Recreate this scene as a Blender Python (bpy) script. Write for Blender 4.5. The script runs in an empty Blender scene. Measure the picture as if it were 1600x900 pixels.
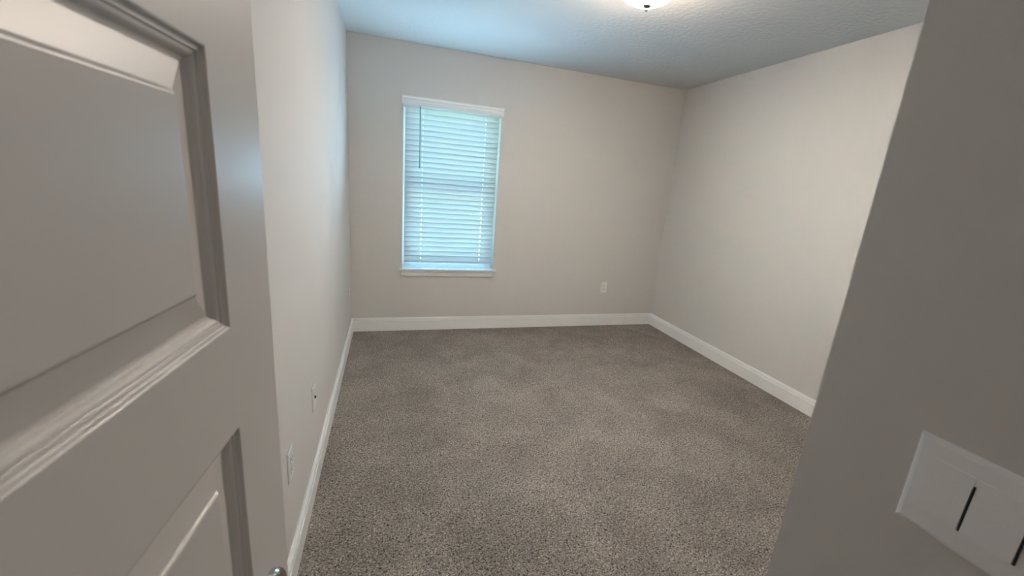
import bpy, bmesh, math, random
from mathutils import Vector, Matrix

SC = bpy.context.scene
COL = SC.collection
random.seed(4)

# ------------------------------------------------------------------ camera
cam_d = bpy.data.cameras.new('camera')
cam = bpy.data.objects.new('camera', cam_d)
COL.objects.link(cam)
cam_d.sensor_width = 36.0
cam_d.lens = 660.816 / 1600 * 36.0
cam_d.shift_x = -21.345 / 1600
cam_d.shift_y = 2.197 / 1600
cam_d.clip_start = 0.02
_r = Vector((0.95173052, -0.29660116, 0.07897326))
_u = Vector((-0.00259842, 0.24950144, 0.96837094))
_f = Vector((0.30692388, 0.92183337, -0.23668746))
cam.matrix_world = Matrix(((_r.x, _u.x, -_f.x, 0.31956),
                           (_r.y, _u.y, -_f.y, -0.19638),
                           (_r.z, _u.z, -_f.z, 1.39389),
                           (0, 0, 0, 1)))
SC.camera = cam
cam_d.dof.use_dof = True
cam_d.dof.focus_distance = 2.8
cam_d.dof.aperture_fstop = 8.0

# ------------------------------------------------------------------ light and exposure
SKY_STRENGTH = 8.6
SUN_STRENGTH = 112.0
LAMP_STRENGTH = 285.0
DAYLIGHT_FILL_WATTS = 11.0
HALL_FILL_WATTS = 1.2
LAMP_COLOUR = (0.98, 0.95, 0.90)
SC.view_settings.view_transform = 'Standard'
SC.view_settings.look = 'None'
SC.view_settings.gamma = 1.0
SC.view_settings.use_curve_mapping = False
SC.view_settings.exposure = 0.0
SC.cycles.use_denoising = True
SC.cycles.max_bounces = 16
SC.cycles.diffuse_bounces = 10
SC.cycles.transparent_max_bounces = 16
SC.cycles.caustics_reflective = False
SC.cycles.caustics_refractive = False

world = bpy.data.worlds.new('sky')
SC.world = world
world.use_nodes = True
_bg = world.node_tree.nodes['Background']
_bg.inputs[0].default_value = (0.29, 0.58, 1.0, 1)
_bg.inputs[1].default_value = SKY_STRENGTH

sun_d = bpy.data.lights.new('sun', 'SUN')
sun_d.energy = SUN_STRENGTH
sun_d.angle = math.radians(1.0)
sun_d.color = (0.62, 0.84, 1.0)
sun = bpy.data.objects.new('sun', sun_d)
COL.objects.link(sun)
sun.location = (0, -4, 8)
sun.rotation_euler = Vector((0.55, 0.14, -0.85)).to_track_quat('-Z', 'Y').to_euler()

# area light added on the room side of the blind to boost cool daylight
day_d = bpy.data.lights.new('window_daylight_fill', 'AREA')
day_d.shape = 'RECTANGLE'
day_d.size = 0.80; day_d.size_y = 0.30
day_d.spread = math.radians(150)
day_d.energy = DAYLIGHT_FILL_WATTS
day_d.color = (0.36, 0.69, 0.96)
day = bpy.data.objects.new('window_daylight_fill', day_d)
COL.objects.link(day)
day.location = (0.845, 3.6964-0.15, 1.35)
day.rotation_euler = Vector((0.0, -1.0, 0.7)).to_track_quat('-Z', 'Y').to_euler()

# unseen warm fill added in the hallway to lift the door and near wall
hall_d = bpy.data.lights.new('hallway_fill_light', 'AREA')
hall_d.size = 0.3
hall_d.energy = HALL_FILL_WATTS
hall_d.color = (1.0, 0.86, 0.74)
hall = bpy.data.objects.new('hallway_fill_light', hall_d)
COL.objects.link(hall)
hall.location = (0.45, -1.15, 2.40)

# ------------------------------------------------------------------ dimensions (metres)
W = 3.1105        # left wall x=0, right wall x=W
D = 3.6964        # back wall room face
H = 2.44
T = 0.16          # wall thickness
XN = 0.923        # face of the short wall beside the entry
YD = -0.421       # room face of the entry wall
YH = -1.9         # far end of the hallway
WX0, WX1, WZ0, WZ1 = 0.428, 1.262, 0.572, 2.000   # window opening

# ------------------------------------------------------------------ helpers
def tag(o, label=None, cat=None, group=None, kind=None):
    if label: o['label'] = label
    if cat: o['category'] = cat
    if group: o['group'] = group
    if kind: o['kind'] = kind
    return o

def link(name, bm, mat, parent=None, smooth=False):
    me = bpy.data.meshes.new(name)
    bmesh.ops.recalc_face_normals(bm, faces=bm.faces)
    bm.to_mesh(me); bm.free()
    for m in (mat if isinstance(mat, (list, tuple)) else [mat]):
        me.materials.append(m)
    if smooth:
        for p in me.polygons: p.use_smooth = True
    o = bpy.data.objects.new(name, me)
    COL.objects.link(o)
    if parent: o.parent = parent
    return o

def empty(name, loc, rz=0.0):
    o = bpy.data.objects.new(name, None)
    COL.objects.link(o)
    o.empty_display_size = 0.1
    o.location = loc
    o.rotation_euler = (0, 0, rz)
    return o

def box(bm, lo, hi, mi=0, bev=0.0):
    (x0, y0, z0), (x1, y1, z1) = lo, hi
    v = [bm.verts.new(c) for c in ((x0,y0,z0),(x1,y0,z0),(x1,y1,z0),(x0,y1,z0),(x0,y0,z1),(x1,y0,z1),(x1,y1,z1),(x0,y1,z1))]
    fs = [bm.faces.new([v[i] for i in q]) for q in ((3,2,1,0),(4,5,6,7),(0,1,5,4),(1,2,6,5),(2,3,7,6),(3,0,4,7))]
    for f in fs: f.material_index = mi
    if bev > 0:
        es = list({e for f in fs for e in f.edges})
        r = bmesh.ops.bevel(bm, geom=es, offset=bev, segments=2, profile=0.5, affect='EDGES')
        for f in r['faces']: f.material_index = mi
    return v

def boxo(name, lo, hi, mat, parent=None, bev=0.0):
    bm = bmesh.new(); box(bm, lo, hi, 0, bev)
    return link(name, bm, mat, parent)

def lathe(bm, prof, n=48, axis='Z', origin=(0,0,0), mi=0, cap=True):
    """prof: list of (radius, height along axis)"""
    rings = []
    ox, oy, oz = origin
    for r, h in prof:
        ring = []
        for k in range(n):
            a = 2*math.pi*k/n
            c, s = r*math.cos(a), r*math.sin(a)
            p = {'Z': (ox+c, oy+s, oz+h), 'Y': (ox+c, oy+h, oz+s), 'X': (ox+h, oy+c, oz+s)}[axis]
            ring.append(bm.verts.new(p))
        rings.append(ring)
    for a, b in zip(rings, rings[1:]):
        for k in range(n):
            f = bm.faces.new((a[k], a[(k+1)%n], b[(k+1)%n], b[k])); f.material_index = mi
    if cap:
        for ring in (rings[0], rings[-1]):
            f = bm.faces.new(ring); f.material_index = mi

def tube(bm, pts, r, n=8, mi=0):
    pts = [Vector(p) for p in pts]
    rings = []
    for i, p in enumerate(pts):
        d = (pts[min(i+1, len(pts)-1)] - pts[max(i-1, 0)]).normalized()
        a = d.cross(Vector((0.31, 0.87, 0.11))).normalized(); b = d.cross(a)
        rr = r[i] if isinstance(r, (list, tuple)) else r
        rings.append([bm.verts.new(p + a*rr*math.cos(2*math.pi*k/n) + b*rr*math.sin(2*math.pi*k/n)) for k in range(n)])
    for a, b in zip(rings, rings[1:]):
        for k in range(n):
            f = bm.faces.new((a[k], a[(k+1)%n], b[(k+1)%n], b[k])); f.material_index = mi
    for ring in (rings[0], rings[-1]):
        f = bm.faces.new(ring); f.material_index = mi

def extrude_profile(bm, prof, a, b, out, miter_a=0.0, miter_b=0.0):
    """prof: (distance out of the wall, z); a, b: ends on the wall line; miters pull the ends in per unit of distance."""
    a, b, out = Vector(a), Vector(b), Vector(out)
    d = (b - a).normalized()
    va = [bm.verts.new(a + out*p + d*(p*miter_a) + Vector((0,0,z))) for p, z in prof]
    vb = [bm.verts.new(b + out*p - d*(p*miter_b) + Vector((0,0,z))) for p, z in prof]
    n = len(prof)
    for i in range(n):
        j = (i+1) % n
        bm.faces.new((va[i], va[j], vb[j], vb[i]))
    bm.faces.new(va); bm.faces.new(vb)

# ------------------------------------------------------------------ materials
def new_mat(name):
    m = bpy.data.materials.new(name); m.use_nodes = True
    nt = m.node_tree
    return m, nt, nt.nodes['Principled BSDF'], nt.nodes['Material Output']

def paint(name, col, rough=0.6, bump=0.0, scale=200.0, detail=3.0, spec=0.4, dist=0.002):
    m, nt, p, out = new_mat(name)
    p.inputs['Base Color'].default_value = (*col, 1)
    p.inputs['Roughness'].default_value = rough
    p.inputs['Specular IOR Level'].default_value = spec
    if bump > 0:
        tc = nt.nodes.new('ShaderNodeTexCoord')
        nz = nt.nodes.new('ShaderNodeTexNoise')
        nz.inputs['Scale'].default_value = scale; nz.inputs['Detail'].default_value = detail
        b = nt.nodes.new('ShaderNodeBump')
        b.inputs['Strength'].default_value = bump; b.inputs['Distance'].default_value = dist
        nt.links.new(tc.outputs['Object'], nz.inputs['Vector'])
        nt.links.new(nz.outputs['Fac'], b.inputs['Height'])
        nt.links.new(b.outputs['Normal'], p.inputs['Normal'])
    return m

M = {}
M['wall'] = paint('wall_paint', (0.655, 0.637, 0.613), 0.75, 0.12, 160, 3, 0.25)
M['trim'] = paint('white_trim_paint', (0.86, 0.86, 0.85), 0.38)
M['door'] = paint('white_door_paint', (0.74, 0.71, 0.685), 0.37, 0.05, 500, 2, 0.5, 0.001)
M['plate'] = paint('white_plastic', (0.80, 0.795, 0.78), 0.40)
M['plate_near'] = paint('white_switch_plastic', (0.92, 0.91, 0.915), 0.45, 0.1, 300)
M['dark'] = paint('dark_slot', (0.02, 0.02, 0.02), 0.6)
M['slot'] = paint('grey_slot', (0.09, 0.085, 0.08), 0.6)
M['wand'] = paint('backlit_wand_plastic', (0.10, 0.16, 0.17), 0.3)  # dark teal paints in the backlit look of a clear wand
M['cord'] = paint('white_cord', (0.8, 0.8, 0.8), 0.8)

def metal(name, col, rough):
    m, nt, p, out = new_mat(name)
    p.inputs['Base Color'].default_value = (*col, 1)
    p.inputs['Metallic'].default_value = 1.0
    p.inputs['Roughness'].default_value = rough
    return m
M['nickel'] = metal('satin_nickel', (0.42, 0.40, 0.37), 0.16)

def ceiling_mat():
    m, nt, p, out = new_mat('textured_ceiling_paint')
    p.inputs['Base Color'].default_value = (0.85, 0.85, 0.84, 1)
    p.inputs['Roughness'].default_value = 0.9
    p.inputs['Specular IOR Level'].default_value = 0.15
    tc = nt.nodes.new('ShaderNodeTexCoord')
    n1 = nt.nodes.new('ShaderNodeTexNoise'); n1.inputs['Scale'].default_value = 34; n1.inputs['Detail'].default_value = 3
    n1.inputs['Distortion'].default_value = 0.15
    r1 = nt.nodes.new('ShaderNodeValToRGB')
    r1.color_ramp.elements[0].position = 0.42; r1.color_ramp.elements[1].position = 0.60
    b = nt.nodes.new('ShaderNodeBump'); b.inputs['Strength'].default_value = 0.30; b.inputs['Distance'].default_value = 0.003
    nt.links.new(tc.outputs['Object'], n1.inputs['Vector'])
    nt.links.new(n1.outputs['Fac'], r1.inputs['Fac'])
    nt.links.new(r1.outputs['Color'], b.inputs['Height'])
    nt.links.new(b.outputs['Normal'], p.inputs['Normal'])
    return m
M['ceiling'] = ceiling_mat()

def carpet_mat():
    m, nt, p, out = new_mat('twist_pile_carpet')
    p.inputs['Roughness'].default_value = 0.95
    p.inputs['Specular IOR Level'].default_value = 0.05
    tc = nt.nodes.new('ShaderNodeTexCoord')
    def noise(s, d, rough=0.55, dist=0.0):
        n = nt.nodes.new('ShaderNodeTexNoise')
        n.inputs['Scale'].default_value = s; n.inputs['Detail'].default_value = d
        n.inputs['Roughness'].default_value = rough; n.inputs['Distortion'].default_value = dist
        nt.links.new(tc.outputs['Object'], n.inputs['Vector']); return n
    fine = noise(150, 3, 0.6, 0.8)
    rmp = nt.nodes.new('ShaderNodeValToRGB')
    e = rmp.color_ramp.elements
    e[0].position = 0.33; e[0].color = (0.02, 0.016, 0.014, 1)
    e[1].position = 0.68; e[1].color = (0.56, 0.51, 0.46, 1)
    k = e.new(0.44); k.color = (0.19, 0.17, 0.152, 1)
    k = e.new(0.56); k.color = (0.32, 0.29, 0.262, 1)
    nt.links.new(fine.outputs['Fac'], rmp.inputs['Fac'])
    big = noise(3.2, 4, 0.6, 0.5)
    mr = nt.nodes.new('ShaderNodeMapRange')
    mr.inputs['From Min'].default_value = 0.35; mr.inputs['From Max'].default_value = 0.65
    mr.inputs['To Min'].default_value = 0.82; mr.inputs['To Max'].default_value = 1.08
    nt.links.new(big.outputs['Fac'], mr.inputs['Value'])
    mul = nt.nodes.new('ShaderNodeMixRGB'); mul.blend_type = 'MULTIPLY'; mul.inputs['Fac'].default_value = 1.0
    nt.links.new(rmp.outputs['Color'], mul.inputs['Color1'])
    nt.links.new(mr.outputs['Result'], mul.inputs['Color2'])
    nt.links.new(mul.outputs['Color'], p.inputs['Base Color'])
    b = nt.nodes.new('ShaderNodeBump'); b.inputs['Strength'].default_value = 0.7; b.inputs['Distance'].default_value = 0.008
    nt.links.new(fine.outputs['Fac'], b.inputs['Height'])
    nt.links.new(b.outputs['Normal'], p.inputs['Normal'])
    return m
M['carpet'] = carpet_mat()

def slat_mat():
    m, nt, p, out = new_mat('translucent_white_slat')
    nt.nodes.remove(p)
    d = nt.nodes.new('ShaderNodeBsdfDiffuse'); d.inputs['Color'].default_value = (0.66, 0.68, 0.68, 1)
    t = nt.nodes.new('ShaderNodeBsdfTranslucent'); t.inputs['Color'].default_value = (0.80, 0.84, 0.85, 1)
    g = nt.nodes.new('ShaderNodeBsdfGlossy'); g.inputs['Roughness'].default_value = 0.35
    a = nt.nodes.new('ShaderNodeMixShader'); a.inputs[0].default_value = 0.46
    b = nt.nodes.new('ShaderNodeMixShader'); b.inputs[0].default_value = 0.04
    nt.links.new(d.outputs[0], a.inputs[1]); nt.links.new(t.outputs[0], a.inputs[2])
    nt.links.new(a.outputs[0], b.inputs[1]); nt.links.new(g.outputs[0], b.inputs[2])
    nt.links.new(b.outputs[0], out.inputs['Surface'])
    return m
M['slat'] = slat_mat()
def vinyl_mat():
    m, nt, p, out = new_mat('white_window_vinyl')
    p.inputs['Base Color'].default_value = (0.82, 0.84, 0.84, 1)
    p.inputs['Roughness'].default_value = 0.35
    t = nt.nodes.new('ShaderNodeBsdfTranslucent'); t.inputs['Color'].default_value = (0.82, 0.86, 0.86, 1)
    a = nt.nodes.new('ShaderNodeMixShader'); a.inputs[0].default_value = 0.60
    nt.links.new(p.outputs[0], a.inputs[1]); nt.links.new(t.outputs[0], a.inputs[2])
    nt.links.new(a.outputs[0], out.inputs['Surface'])
    return m
M['vinyl'] = vinyl_mat()

def glass_mat():
    m, nt, p, out = new_mat('window_glass')
    nt.nodes.remove(p)
    t = nt.nodes.new('ShaderNodeBsdfTransparent'); t.inputs['Color'].default_value = (0.92, 0.96, 0.96, 1)
    g = nt.nodes.new('ShaderNodeBsdfGlossy'); g.inputs['Roughness'].default_value = 0.02
    fr = nt.nodes.new('ShaderNodeFresnel'); fr.inputs['IOR'].default_value = 1.3
    a = nt.nodes.new('ShaderNodeMixShader')
    nt.links.new(fr.outputs[0], a.inputs[0]); nt.links.new(t.outputs[0], a.inputs[1]); nt.links.new(g.outputs[0], a.inputs[2])
    nt.links.new(a.outputs[0], out.inputs['Surface'])
    return m
M['glass'] = glass_mat()

def dome_mat():
    m, nt, p, out = new_mat('lit_opal_glass')
    p.inputs['Base Color'].default_value = (0.85, 0.82, 0.76, 1)
    p.inputs['Roughness'].default_value = 0.3
    tc = nt.nodes.new('ShaderNodeTexCoord'); sx = nt.nodes.new('ShaderNodeSeparateXYZ')
    f = nt.nodes.new('ShaderNodeMapRange'); f.interpolation_type = 'SMOOTHSTEP'
    f.inputs['From Min'].default_value = -0.050; f.inputs['From Max'].default_value = -0.128
    f.inputs['To Min'].default_value = 0.0; f.inputs['To Max'].default_value = 1.0
    st = nt.nodes.new('ShaderNodeMapRange'); st.inputs['To Min'].default_value = LAMP_STRENGTH*0.115; st.inputs['To Max'].default_value = LAMP_STRENGTH
    mx = nt.nodes.new('ShaderNodeMixRGB'); mx.inputs['Color1'].default_value = (1.0, 0.66, 0.40, 1); mx.inputs['Color2'].default_value = (*LAMP_COLOUR, 1)
    nt.links.new(tc.outputs['Object'], sx.inputs[0]); nt.links.new(sx.outputs['Z'], f.inputs['Value'])
    nt.links.new(f.outputs['Result'], st.inputs['Value']); nt.links.new(f.outputs['Result'], mx.inputs['Fac'])
    nt.links.new(mx.outputs['Color'], p.inputs['Emission Color']); nt.links.new(st.outputs['Result'], p.inputs['Emission Strength'])
    return m
M['dome'] = dome_mat()

def lawn_mat():
    m, nt, p, out = new_mat('lawn_grass')
    p.inputs['Roughness'].default_value = 0.9
    tc = nt.nodes.new('ShaderNodeTexCoord')
    n = nt.nodes.new('ShaderNodeTexNoise'); n.inputs['Scale'].default_value = 6; n.inputs['Detail'].default_value = 6
    r = nt.nodes.new('ShaderNodeValToRGB')
    r.color_ramp.elements[0].position = 0.3; r.color_ramp.elements[0].color = (0.24, 0.34, 0.18, 1)
    r.color_ramp.elements[1].position = 0.7; r.color_ramp.elements[1].color = (0.42, 0.54, 0.32, 1)
    nt.links.new(tc.outputs['Object'], n.inputs['Vector']); nt.links.new(n.outputs['Fac'], r.inputs['Fac'])
    nt.links.new(r.outputs['Color'], p.inputs['Base Color'])
    return m
M['lawn'] = lawn_mat()
M['concrete'] = paint('pale_concrete', (0.62, 0.62, 0.60), 0.85, 0.2, 60)
M['siding'] = paint('pale_siding', (0.55, 0.60, 0.66), 0.8)

# ------------------------------------------------------------------ room shell
def struct(o, label, cat):
    return tag(o, label, cat, None, 'structure')

struct(boxo('floor', (-T, YH-T, -0.12), (W+T, D+T, 0.0), M['carpet']),
       'grey-brown twist pile carpet covering the whole bedroom floor', 'floor')
struct(boxo('ceiling', (-T, YH-T, H), (W+T, D+T, H+0.14), M['ceiling']),
       'white textured ceiling with the dome lamp on it', 'ceiling')
struct(boxo('wall_left', (-T, YH-T, 0.0), (0, D+T, H), M['wall']),
       'long pale wall at left behind the open door, with three cover plates', 'wall')
struct(boxo('wall_right', (W, -0.0, 0.0), (W+T, D+T, H), M['wall']),
       'bare pale wall to the right of the window wall', 'wall')

# back wall with the window opening, as one mesh
bm = bmesh.new()
xs = [0, WX0, WX1, W]; zs = [0, WZ0, WZ1, H]
gf = [[bm.verts.new((x, D, z)) for z in zs] for x in xs]
gb = [[bm.verts.new((x, D+T, z)) for z in zs] for x in xs]
for i in range(3):
    for j in range(3):
        if i == 1 and j == 1: continue
        bm.faces.new((gf[i][j], gf[i+1][j], gf[i+1][j+1], gf[i][j+1]))
        bm.faces.new((gb[i][j], gb[i][j+1], gb[i+1][j+1], gb[i+1][j]))
for (a, b) in (((1,1),(2,1)), ((2,1),(2,2)), ((2,2),(1,2)), ((1,2),(1,1))):
    bm.faces.new((gf[a[0]][a[1]], gb[a[0]][a[1]], gb[b[0]][b[1]], gf[b[0]][b[1]]))
ring = [(i,0) for i in range(4)] + [(3,j) for j in range(1,4)] + [(i,3) for i in (2,1,0)] + [(0,j) for j in (2,1)]
for k in range(len(ring)):
    a, b = ring[k], ring[(k+1) % len(ring)]
    bm.faces.new((gf[a[0]][a[1]], gf[b[0]][b[1]], gb[b[0]][b[1]], gb[a[0]][a[1]]))
struct(link('wall_back', bm, M['wall']), 'far wall holding the window and its white blind', 'wall')

# short wall beside the entry (its far corner leans a few millimetres) and the wall behind it
def yl(z): return 0.2055 + (1.643 - z) * (0.0125 / 0.848)
bm = bmesh.new()
v = box(bm, (XN, YD-0.12, 0), (XN+0.12, 0, H))
for q in v:
    if q.co.y > -0.01: q.co.y = yl(q.co.z)
struct(link('wall_entry', bm, M['wall']), 'short shaded wall beside the entry that carries the double switch', 'wall')
bm = bmesh.new()
v = box(bm, (XN+0.12, 0.08, 0), (W, 0.2, H))
for q in v:
    if q.co.y > 0.1: q.co.y = yl(q.co.z)
struct(link('wall_front', bm, M['wall']), 'wall facing the window, running right from the short entry wall', 'wall')
# entry wall with the doorway, hallway beyond
DX0, DX1, DZ = 0.090, 0.866, 2.06
bm = bmesh.new()
box(bm, (0, YD-0.12, 0), (DX0-0.02, YD, H))
box(bm, (DX1+0.02, YD-0.12, 0), (XN, YD, H))
box(bm, (DX0-0.02, YD-0.12, DZ+0.02), (DX1+0.02, YD, H))
struct(link('wall_doorway', bm, M['wall']), 'wall around the bedroom doorway behind the camera', 'wall')
bm = bmesh.new()
box(bm, (DX0-0.02, YD-0.125, 0), (DX0, YD+0.0, DZ))
box(bm, (DX1, YD-0.125, 0), (DX1+0.02, YD+0.0, DZ))
box(bm, (DX0-0.02, YD-0.125, DZ), (DX1+0.02, YD+0.0, DZ+0.02))
struct(link('trim_1', bm, M['trim']), 'white door frame lining the doorway behind the camera', 'trim')
struct(boxo('wall_hallway', (0, YH-T, 0), (XN+0.12+T, YH, H), M['wall']), 'end wall of the hallway behind the camera', 'wall')
struct(boxo('wall_hallway_right', (XN+0.12, YH, 0), (XN+0.12+T, YD-0.12, H), M['wall']), 'right wall of the hallway behind the camera', 'wall')

# baseboards
BH = 0.1242
BP = [(0, 0), (0.013, 0), (0.013, 0.088), (0.0155, 0.0895), (0.0160, 0.0915), (0.0155, 0.0935), (0.0118, 0.0945), (0.0090, 0.0965), (0.0090, 0.0995),
      (0.0125, 0.1015), (0.0128, 0.105), (0.0115, 0.112), (0.0085, 0.119), (0.0055, BH), (0, BH)]
def baseboard(name, a, b, out, ma, mb, label):
    bm = bmesh.new(); extrude_profile(bm, BP, a, b, out, ma, mb)
    return struct(link(name, bm, M['trim']), label, 'baseboard')
baseboard('baseboard_left', (0, YD, 0), (0, D, 0), (1, 0, 0), 0, 1, 'white baseboard along the left wall under the three cover plates')
baseboard('baseboard_back', (0, D, 0), (W, D, 0), (0, -1, 0), 1, 1, 'white baseboard along the far wall below the window')
baseboard('baseboard_right', (W, D, 0), (W, yl(0), 0), (-1, 0, 0), 1, 1, 'white baseboard running along the right wall')
baseboard('baseboard_front', (W, yl(0)-0.001, 0), (XN, yl(0)-0.001, 0), (0, 1, 0), 1, -1, 'white baseboard of the wall opposite the window')

# ------------------------------------------------------------------ outside
struct(boxo('ground_outside', (-25, D+T+0.001, -0.42), (30, D+40, -0.30), M['lawn']), 'sunny lawn outside the window behind the blind', 'lawn')
struct(boxo('bounce_slab_outside', (-3, D+T+0.002, -0.31), (9, D+2.6, -0.27), M['concrete']), 'pale slab added outside the window to bounce sunlight up to the ceiling', 'bounce slab')  # added slab, throws sunlight up between the slats onto the ceiling
struct(boxo('path_outside', (1.55, D+2.6, -0.31), (6.5, D+9.0, -0.275), M['concrete']), 'pale driveway beyond the lawn, seen low through the right of the window', 'driveway')
struct(boxo('wall_outside', (4.6, D+9.5, -0.30), (14.0, D+9.8, 3.4), M['siding']), 'pale side wall of a neighbouring house outside the window', 'wall')

# ------------------------------------------------------------------ window
win = empty('window_1', (0, 0, 0))
tag(win, 'white double-hung window in the far wall behind the lowered blind', 'window', None, 'structure')
FY0, FY1 = D+0.098, D+T+0.005
def ringframe(name, x0, x1, z0, z1, y0, y1, w, mat, parent, wb=None):
    wb = wb or w
    bm = bmesh.new()
    box(bm, (x0, y0, z0), (x0+w, y1, z1)); box(bm, (x1-w, y0, z0), (x1, y1, z1))
    box(bm, (x0+w, y0, z0), (x1-w, y1, z0+wb)); box(bm, (x0+w, y0, z1-w), (x1-w, y1, z1))
    return link(name, bm, mat, parent)
ringframe('window_frame', WX0, WX1, WZ0+0.018, WZ1, FY0, FY1, 0.022, M['vinyl'], win)
zm = 1.29
for nm, z0, z1, y0, y1 in (('lower_sash', WZ0+0.040, zm+0.018, FY0+0.008, FY0+0.032), ('upper_sash', zm-0.018, WZ1-0.022, FY0+0.034, FY0+0.058)):
    s = ringframe(nm, WX0+0.022, WX1-0.022, z0, z1, y0, y1, 0.030, M['vinyl'], win)
    boxo('pane', (WX0+0.052, (y0+y1)/2-0.002, z0+0.030), (WX1-0.052, (y0+y1)/2+0.002, z1-0.030), M['glass'], s)
# stool with a rounded nose, and the apron under it
bm = bmesh.new()
box(bm, (0.399, D-0.030, WZ0), (1.291, D-0.0005, WZ0+0.018), 0, 0.004)
box(bm, (WX0+0.0005, D-0.002, WZ0+0.0005), (WX1-0.0005, FY1-0.001, WZ0+0.018))
link('sill', bm, M['trim'], win)
bm = bmesh.new()
AP = [(0, 0.518), (0.007, 0.518), (0.010, 0.523), (0.010, 0.538), (0.013, 0.5405), (0.013, 0.552), (0.017, 0.560), (0.017, WZ0), (0, WZ0)]
extrude_profile(bm, AP, (0.416, D, 0), (1.268, D, 0), (0, -1, 0), 0.3, 0.3)
link('apron', bm, M['trim'], win)

# ------------------------------------------------------------------ blind
bl = empty('window_blind', (0.845, D, WZ1))
tag(bl, 'white horizontal slat blind lowered over the window, its slats tilted nearly shut', 'blind')
def child(name, bm, mat, smooth=False, root=bl):
    o = link(name, bm, mat, root, smooth)
    o.matrix_parent_inverse = root.matrix_world.inverted() if False else Matrix.Translation(-Vector(root.location))
    return o
# valance: moulded front board with returns to the wall
VZ0 = 1.966
VP = [(0.030, VZ0), (0.042, VZ0), (0.042, VZ0+0.030), (0.045, VZ0+0.034), (0.045, VZ0+0.040), (0.041, VZ0+0.044), (0.043, VZ0+0.052), (0.049, VZ0+0.060), (0.049, VZ0+0.068), (0.030, VZ0+0.068)]
bm = bmesh.new()
extrude_profile(bm, VP, (0.414, D, 0), (1.272, D, 0), (0, -1, 0))
box(bm, (0.414, D-0.030, VZ0), (0.424, D-0.0005, VZ0+0.068)); box(bm, (1.262, D-0.030, VZ0), (1.272, D-0.0005, VZ0+0.068))
child('valance', bm, M['plate'])
bm = bmesh.new(); box(bm, (WX0+0.006, D-0.016, WZ1-0.046), (WX1-0.006, D+0.040, WZ1-0.002), 0, 0.002)
child('headrail', bm, M['vinyl'])
# slats
SX0, SX1, SY = 0.443, 1.245, D+0.012
NS, STOP, SBOT = 30, 1.934, 0.684
TILT = math.radians(76)
LADDERS = (0.590, 1.128)
def slat(bm, zc, tilt, w=0.0535, th=0.0034, crown=0.0022):
    """a crowned slat with its two routed cord holes"""
    ca, sa = math.cos(tilt), math.sin(tilt)
    def piece(s0, s1, x0, x1, n):
        top, bot = [], []
        for k in range(n+1):
            s = s0 + (s1-s0)*k/n            # across the slat, -0.5 at the room edge
            h = crown*(1-4*s*s)
            for lst, off in ((top, h+th/2), (bot, h-th/2)):
                lst.append((SY + s*w*ca + off*sa, zc - s*w*sa + off*ca))
        prof = top + bot[::-1]
        va = [bm.verts.new((x0, y, z)) for y, z in prof]; vb = [bm.verts.new((x1, y, z)) for y, z in prof]
        m = len(prof)
        for i in range(m):
            j = (i+1) % m
            bm.faces.new((va[i], va[j], vb[j], vb[i]))
        bm.faces.new(va); bm.faces.new(vb[::-1])
    piece(-0.5, -0.11, SX0, SX1, 3); piece(0.11, 0.5, SX0, SX1, 3)
    xs = [SX0] + [x + d for x in LADDERS for d in (-0.0026, 0.0026)] + [SX1]
    for a, b in zip(xs[::2], xs[1::2]): piece(-0.11, 0.11, a, b, 2)
bm = bmesh.new()
for k in range(NS):
    z = STOP + (SBOT-STOP)*k/(NS-1)
    slat(bm, z, TILT + math.radians(random.uniform(-1.2, 1.2)))
child('slats', bm, M['slat'])
bm = bmesh.new(); box(bm, (SX0, SY-0.013, 0.645), (SX1, SY+0.013, 0.659), 0, 0.003)
child('bottom_rail', bm, M['slat'])
for x in LADDERS:
    bm = bmesh.new()
    tube(bm, [(x, SY-0.016, WZ1-0.03), (x, SY-0.016, 0.655)], 0.0008, 6)
    child('ladder_cord', bm, M['cord'])
bm = bmesh.new()
tube(bm, [(0.560, D-0.026, 1.985), (0.560, D-0.030, 1.955), (0.564, D-0.028, 1.49)], 0.0032, 8)
lathe(bm, [(0.0032, 0), (0.0045, -0.004), (0.0045, -0.016), (0.002, -0.02)], 10, 'Z', (0.564, D-0.028, 1.49))
child('tilt_wand', bm, M['wand'])

# ------------------------------------------------------------------ ceiling lamp
LX, LY = 1.537, 1.92
lamp = empty('ceiling_lamp', (LX, LY, H))
tag(lamp, 'lit flush dome lamp with frosted glass and nickel finial on the ceiling', 'lamp')
bm = bmesh.new(); lathe(bm, [(0.150, 0.0), (0.162, -0.006), (0.165, -0.016), (0.163, -0.038), (0.160, -0.042), (0.157, -0.038), (0.156, -0.026), (0.10, -0.026)], 64)  # unseen skirt deepened to shade the ceiling around the dome
link('mounting_pan', bm, M['nickel'], lamp, True)
bm = bmesh.new()
R = 0.150
dome = [(R*0.985, -0.024)] + [(R*math.cos(a), -0.030-0.098*math.sin(a)) for a in [math.radians(t) for t in range(0, 87, 5)]] + [(0.006, -0.128)]
lathe(bm, dome, 64)
link('glass_dome', bm, M['dome'], lamp, True)
bm = bmesh.new()
lathe(bm, [(0.005, -0.124), (0.0215, -0.127), (0.0215, -0.131), (0.017, -0.136), (0.0085, -0.139), (0.006, -0.142), (0.0085, -0.146), (0.0075, -0.151), (0.003, -0.154)], 32)
link('finial', bm, M['nickel'], lamp, True)

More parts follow.
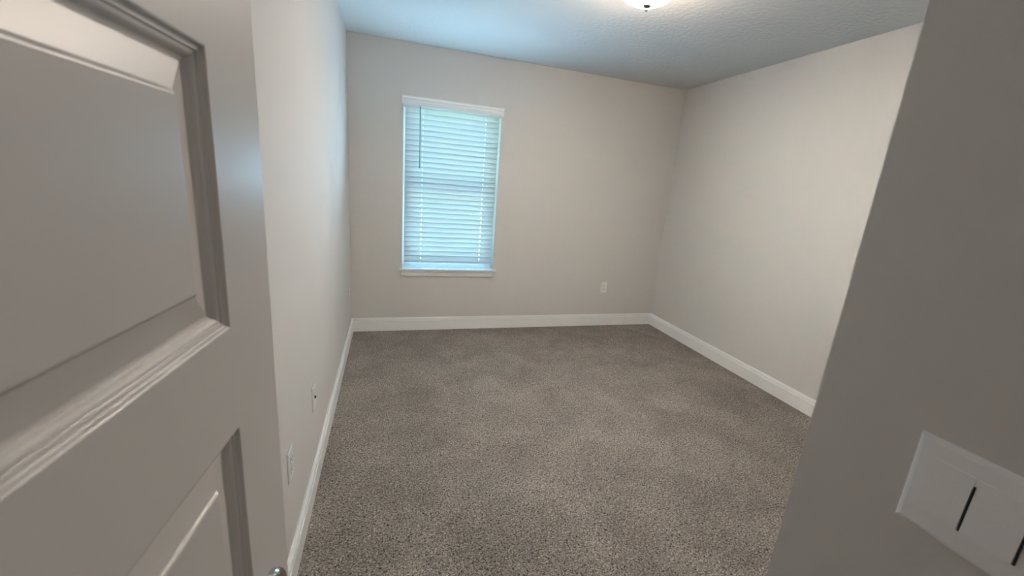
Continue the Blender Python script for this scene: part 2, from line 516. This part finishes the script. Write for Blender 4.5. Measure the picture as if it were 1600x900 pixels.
# ------------------------------------------------------------------ door
TH = 0.0800596
EX, EY = 0.18933, 0.33587
door = empty('door_1', (EX, EY, 0.0), math.atan2(-math.cos(TH), -math.sin(TH)))
tag(door, 'white panelled bedroom door standing open at the left, near the left wall', 'door', None, 'structure')
DW, DB, DT, DTH = 0.762, 0.014, 2.046, 0.035
RING = [(0, 0), (0.0008, -0.0002), (0.0016, -0.0009), (0.0022, -0.0020), (0.0028, -0.0030), (0.0036, -0.0036), (0.0046, -0.0039), (0.0056, -0.0039),
        (0.0062, -0.0042), (0.0066, -0.0050), (0.0072, -0.0055), (0.0082, -0.0056), (0.0094, -0.0059), (0.0106, -0.0066), (0.0118, -0.0078), (0.0128, -0.0092),
        (0.0138, -0.0103), (0.0150, -0.0109), (0.0164, -0.0112), (0.0174, -0.0112), (0.0390, -0.0068), (0.0400, -0.0066), (0.0410, -0.0060), (0.0422, -0.0046), (0.0432, -0.0039), (0.0444, -0.0036)]
us = [0, 0.103, DW-0.103, DW]
PH, PP, PZ = 0.235, 0.3357, 1.4816
pans = [(PZ + PP*(1-k) - PH, PZ + PP*(1-k)) for k in range(5)]   # top to bottom
zs = [DB] + sorted([z for p in pans for z in p]) + [DT]
bm = bmesh.new()
def face_side(y0, sg):
    g = [[bm.verts.new((u, y0, z)) for z in zs] for u in us]
    for i in range(3):
        for j in range(len(zs)-1):
            if i == 1 and j % 2 == 1:
                q = [g[1][j], g[2][j], g[2][j+1], g[1][j+1]]
                u0, u1, z0, z1 = us[1], us[2], zs[j], zs[j+1]
                for ins, dep in RING[1:]:
                    r = [bm.verts.new(c) for c in ((u0+ins, y0+sg*dep, z0+ins), (u1-ins, y0+sg*dep, z0+ins), (u1-ins, y0+sg*dep, z1-ins), (u0+ins, y0+sg*dep, z1-ins))]
                    for k in range(4):
                        bm.faces.new((q[k], q[(k+1)%4], r[(k+1)%4], r[k]))
                    q = r
                bm.faces.new(q)
            else:
                bm.faces.new((g[i][j], g[i+1][j], g[i+1][j+1], g[i][j+1]))
    return g
ga = face_side(0.0, 1); gb = face_side(-DTH, -1)
n = len(zs)
per = [(0, j) for j in range(n)] + [(i, n-1) for i in (1, 2, 3)] + [(3, j) for j in range(n-2, -1, -1)] + [(2, 0), (1, 0)]
for k in range(len(per)):
    a, b = per[k], per[(k+1) % len(per)]
    bm.faces.new((ga[a[0]][a[1]], ga[b[0]][b[1]], gb[b[0]][b[1]], gb[a[0]][a[1]]))
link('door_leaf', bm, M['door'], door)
# lever set on the visible face
HU, HZ = 0.071, 0.893
bm = bmesh.new()
lathe(bm, [(0.0335, 0.0), (0.0335, 0.006), (0.0320, 0.0095), (0.0295, 0.0118), (0.0285, 0.0120), (0.014, 0.0122), (0.012, 0.013)], 96, 'Y', (HU, 0.0, HZ))
rose = link('door_handle', bm, M['nickel'], door)
rose['label'] = 'satin nickel lever handle on a round rose'
bm = bmesh.new()
tube(bm, [(HU, 0.010, HZ), (HU, 0.040, HZ), (HU+0.006, 0.049, HZ), (HU+0.020, 0.052, HZ), (HU+0.060, 0.052, HZ-0.001), (HU+0.108, 0.050, HZ-0.002)], [0.010, 0.0095, 0.0095, 0.0085, 0.0075, 0.0065], 16)
link('lever', bm, M['nickel'], rose, True)
bm = bmesh.new(); box(bm, (-0.0015, -0.030, HZ-0.028), (0.0005, -0.005, HZ+0.028)); box(bm, (-0.011, -0.024, HZ-0.010), (-0.001, -0.011, HZ+0.010), 0, 0.003)
link('latch', bm, M['nickel'], door)
for hz in (0.25, 1.03, 1.80):
    bm = bmesh.new(); lathe(bm, [(0.007, -0.045), (0.007, 0.045)], 16, 'Z', (DW+0.004, -DTH-0.004, hz))
    link('hinge', bm, M['nickel'], door, False)

# ------------------------------------------------------------------ cover plates
def plate_bm(w=0.070, h=0.114, t=0.006, y0=0.0):
    bm = bmesh.new()
    pr = [(0, 0), (0, t*0.45), (0.003, t*0.85), (0.006, t)]
    q = None
    for ins, d in pr:
        r = [bm.verts.new(c) for c in ((-w/2+ins, -d, -h/2+ins), (w/2-ins, -d, -h/2+ins), (w/2-ins, -d, h/2-ins), (-w/2+ins, -d, h/2-ins))]
        if q:
            for k in range(4): bm.faces.new((q[k], q[(k+1)%4], r[(k+1)%4], r[k]))
        else: bm.faces.new(r[::-1])
        q = r
    bm.faces.new(q)
    return bm
def screw(root, x, z, t=0.006):
    bm = bmesh.new(); lathe(bm, [(0.0034, -t+0.001), (0.0034, -t-0.0008), (0.002, -t-0.0014)], 14, 'Y', (x, 0, z))
    return link('screw', bm, M['plate'], root, True)
def duplex(label, loc, rz, group=None):
    o = empty('wall_outlet', loc, rz)
    tag(o, label, 'outlet', group)
    link('cover_plate', plate_bm(), M['plate'], o)
    for s in (1, -1):
        zc = 0.0195*s
        bm = bmesh.new()
        pts = []
        for k in range(32):
            a = 2*math.pi*k/32
            pts.append((0.0172*math.cos(a), max(-0.0135, min(0.0135, 0.0172*math.sin(a)))))
        a0 = [bm.verts.new((x, -0.004, zc+z)) for x, z in pts]; a1 = [bm.verts.new((x, -0.0078, zc+z)) for x, z in pts]
        a2 = [bm.verts.new((x*0.94, -0.0084, zc+z*0.94)) for x, z in pts]
        for p, q in ((a0, a1), (a1, a2)):
            for k in range(32): bm.faces.new((p[k], p[(k+1)%32], q[(k+1)%32], q[k]))
        bm.faces.new(a2); bm.faces.new(a0)
        rc = link('receptacle', bm, M['plate'], o)
        bm = bmesh.new()
        box(bm, (-0.0075, -0.0088, zc-0.001), (-0.0052, -0.0080, zc+0.0085)); box(bm, (0.0052, -0.0088, zc), (0.0075, -0.0080, zc+0.0075))
        lathe(bm, [(0.0026, -0.0080), (0.0026, -0.0088)], 12, 'Y', (0, 0, zc-0.0065))
        link('slot', bm, M['slot'], rc)
    screw(o, 0, 0)
    return o
RZL = math.pi/2     # plates on the left wall face +x
duplex('white duplex outlet low on the left wall, nearest the open door', (0.0, 1.212, 0.421), RZL)
duplex('small white duplex outlet on the far wall right of the window', (2.482, D, 0.420), 0.0)
duplex('white outlet low on the left wall, close to the far corner', (0.0, 3.46, 0.414), RZL)
o = empty('cable_outlet', (0.0, 1.692, 0.414), RZL)
tag(o, 'white cover plate with one dark cable jack on the left wall', 'outlet')
link('cover_plate', plate_bm(), M['plate'], o)
bm = bmesh.new(); lathe(bm, [(0.0075, -0.005), (0.0075, -0.009), (0.0050, -0.009), (0.0050, -0.0115), (0.0035, -0.012)], 20, 'Y')
link('cable_jack', bm, M['dark'], o, True)
screw(o, 0, 0.042); screw(o, 0, -0.042)

# ------------------------------------------------------------------ double switch on the short wall
sw = empty('light_switch', (XN, 0.0250, 1.094), -math.pi/2)   # faces -x; local x -> -y
tag(sw, 'white double rocker light switch on the shaded wall beside the entry', 'switch')
link('cover_plate', plate_bm(0.117, 0.115, 0.006), M['plate_near'], sw)
for x0, x1, tip in ((-0.0455, -0.0009, 1), (0.0009, 0.0440, 1)):
    bm = bmesh.new()
    zt, zb = 0.036, -0.030
    A = [(x0, -0.004, zb), (x1, -0.004, zb), (x1, -0.004, zt), (x0, -0.004, zt)]
    B = [(x0+0.0006, -0.0105, zb+0.0006), (x1-0.0006, -0.0105, zb+0.0006), (x1-0.0006, -0.0066, zt-0.0006), (x0+0.0006, -0.0066, zt-0.0006)]
    va = [bm.verts.new(c) for c in A]; vb = [bm.verts.new(c) for c in B]
    for k in range(4): bm.faces.new((va[k], va[(k+1)%4], vb[(k+1)%4], vb[k]))
    bm.faces.new(va[::-1]); bm.faces.new(vb)
    link('rocker', bm, M['plate_near'], sw)
for x, z1 in ((0.0, 0.026), (0.0449, 0.026)):
    bm = bmesh.new(); box(bm, (x-0.0005, -0.0088, -0.0295), (x+0.0005, -0.004, z1))
    link('shadow_slit', bm, M['dark'], sw)  # solid dark strip painted in for the shadow of the rocker edge
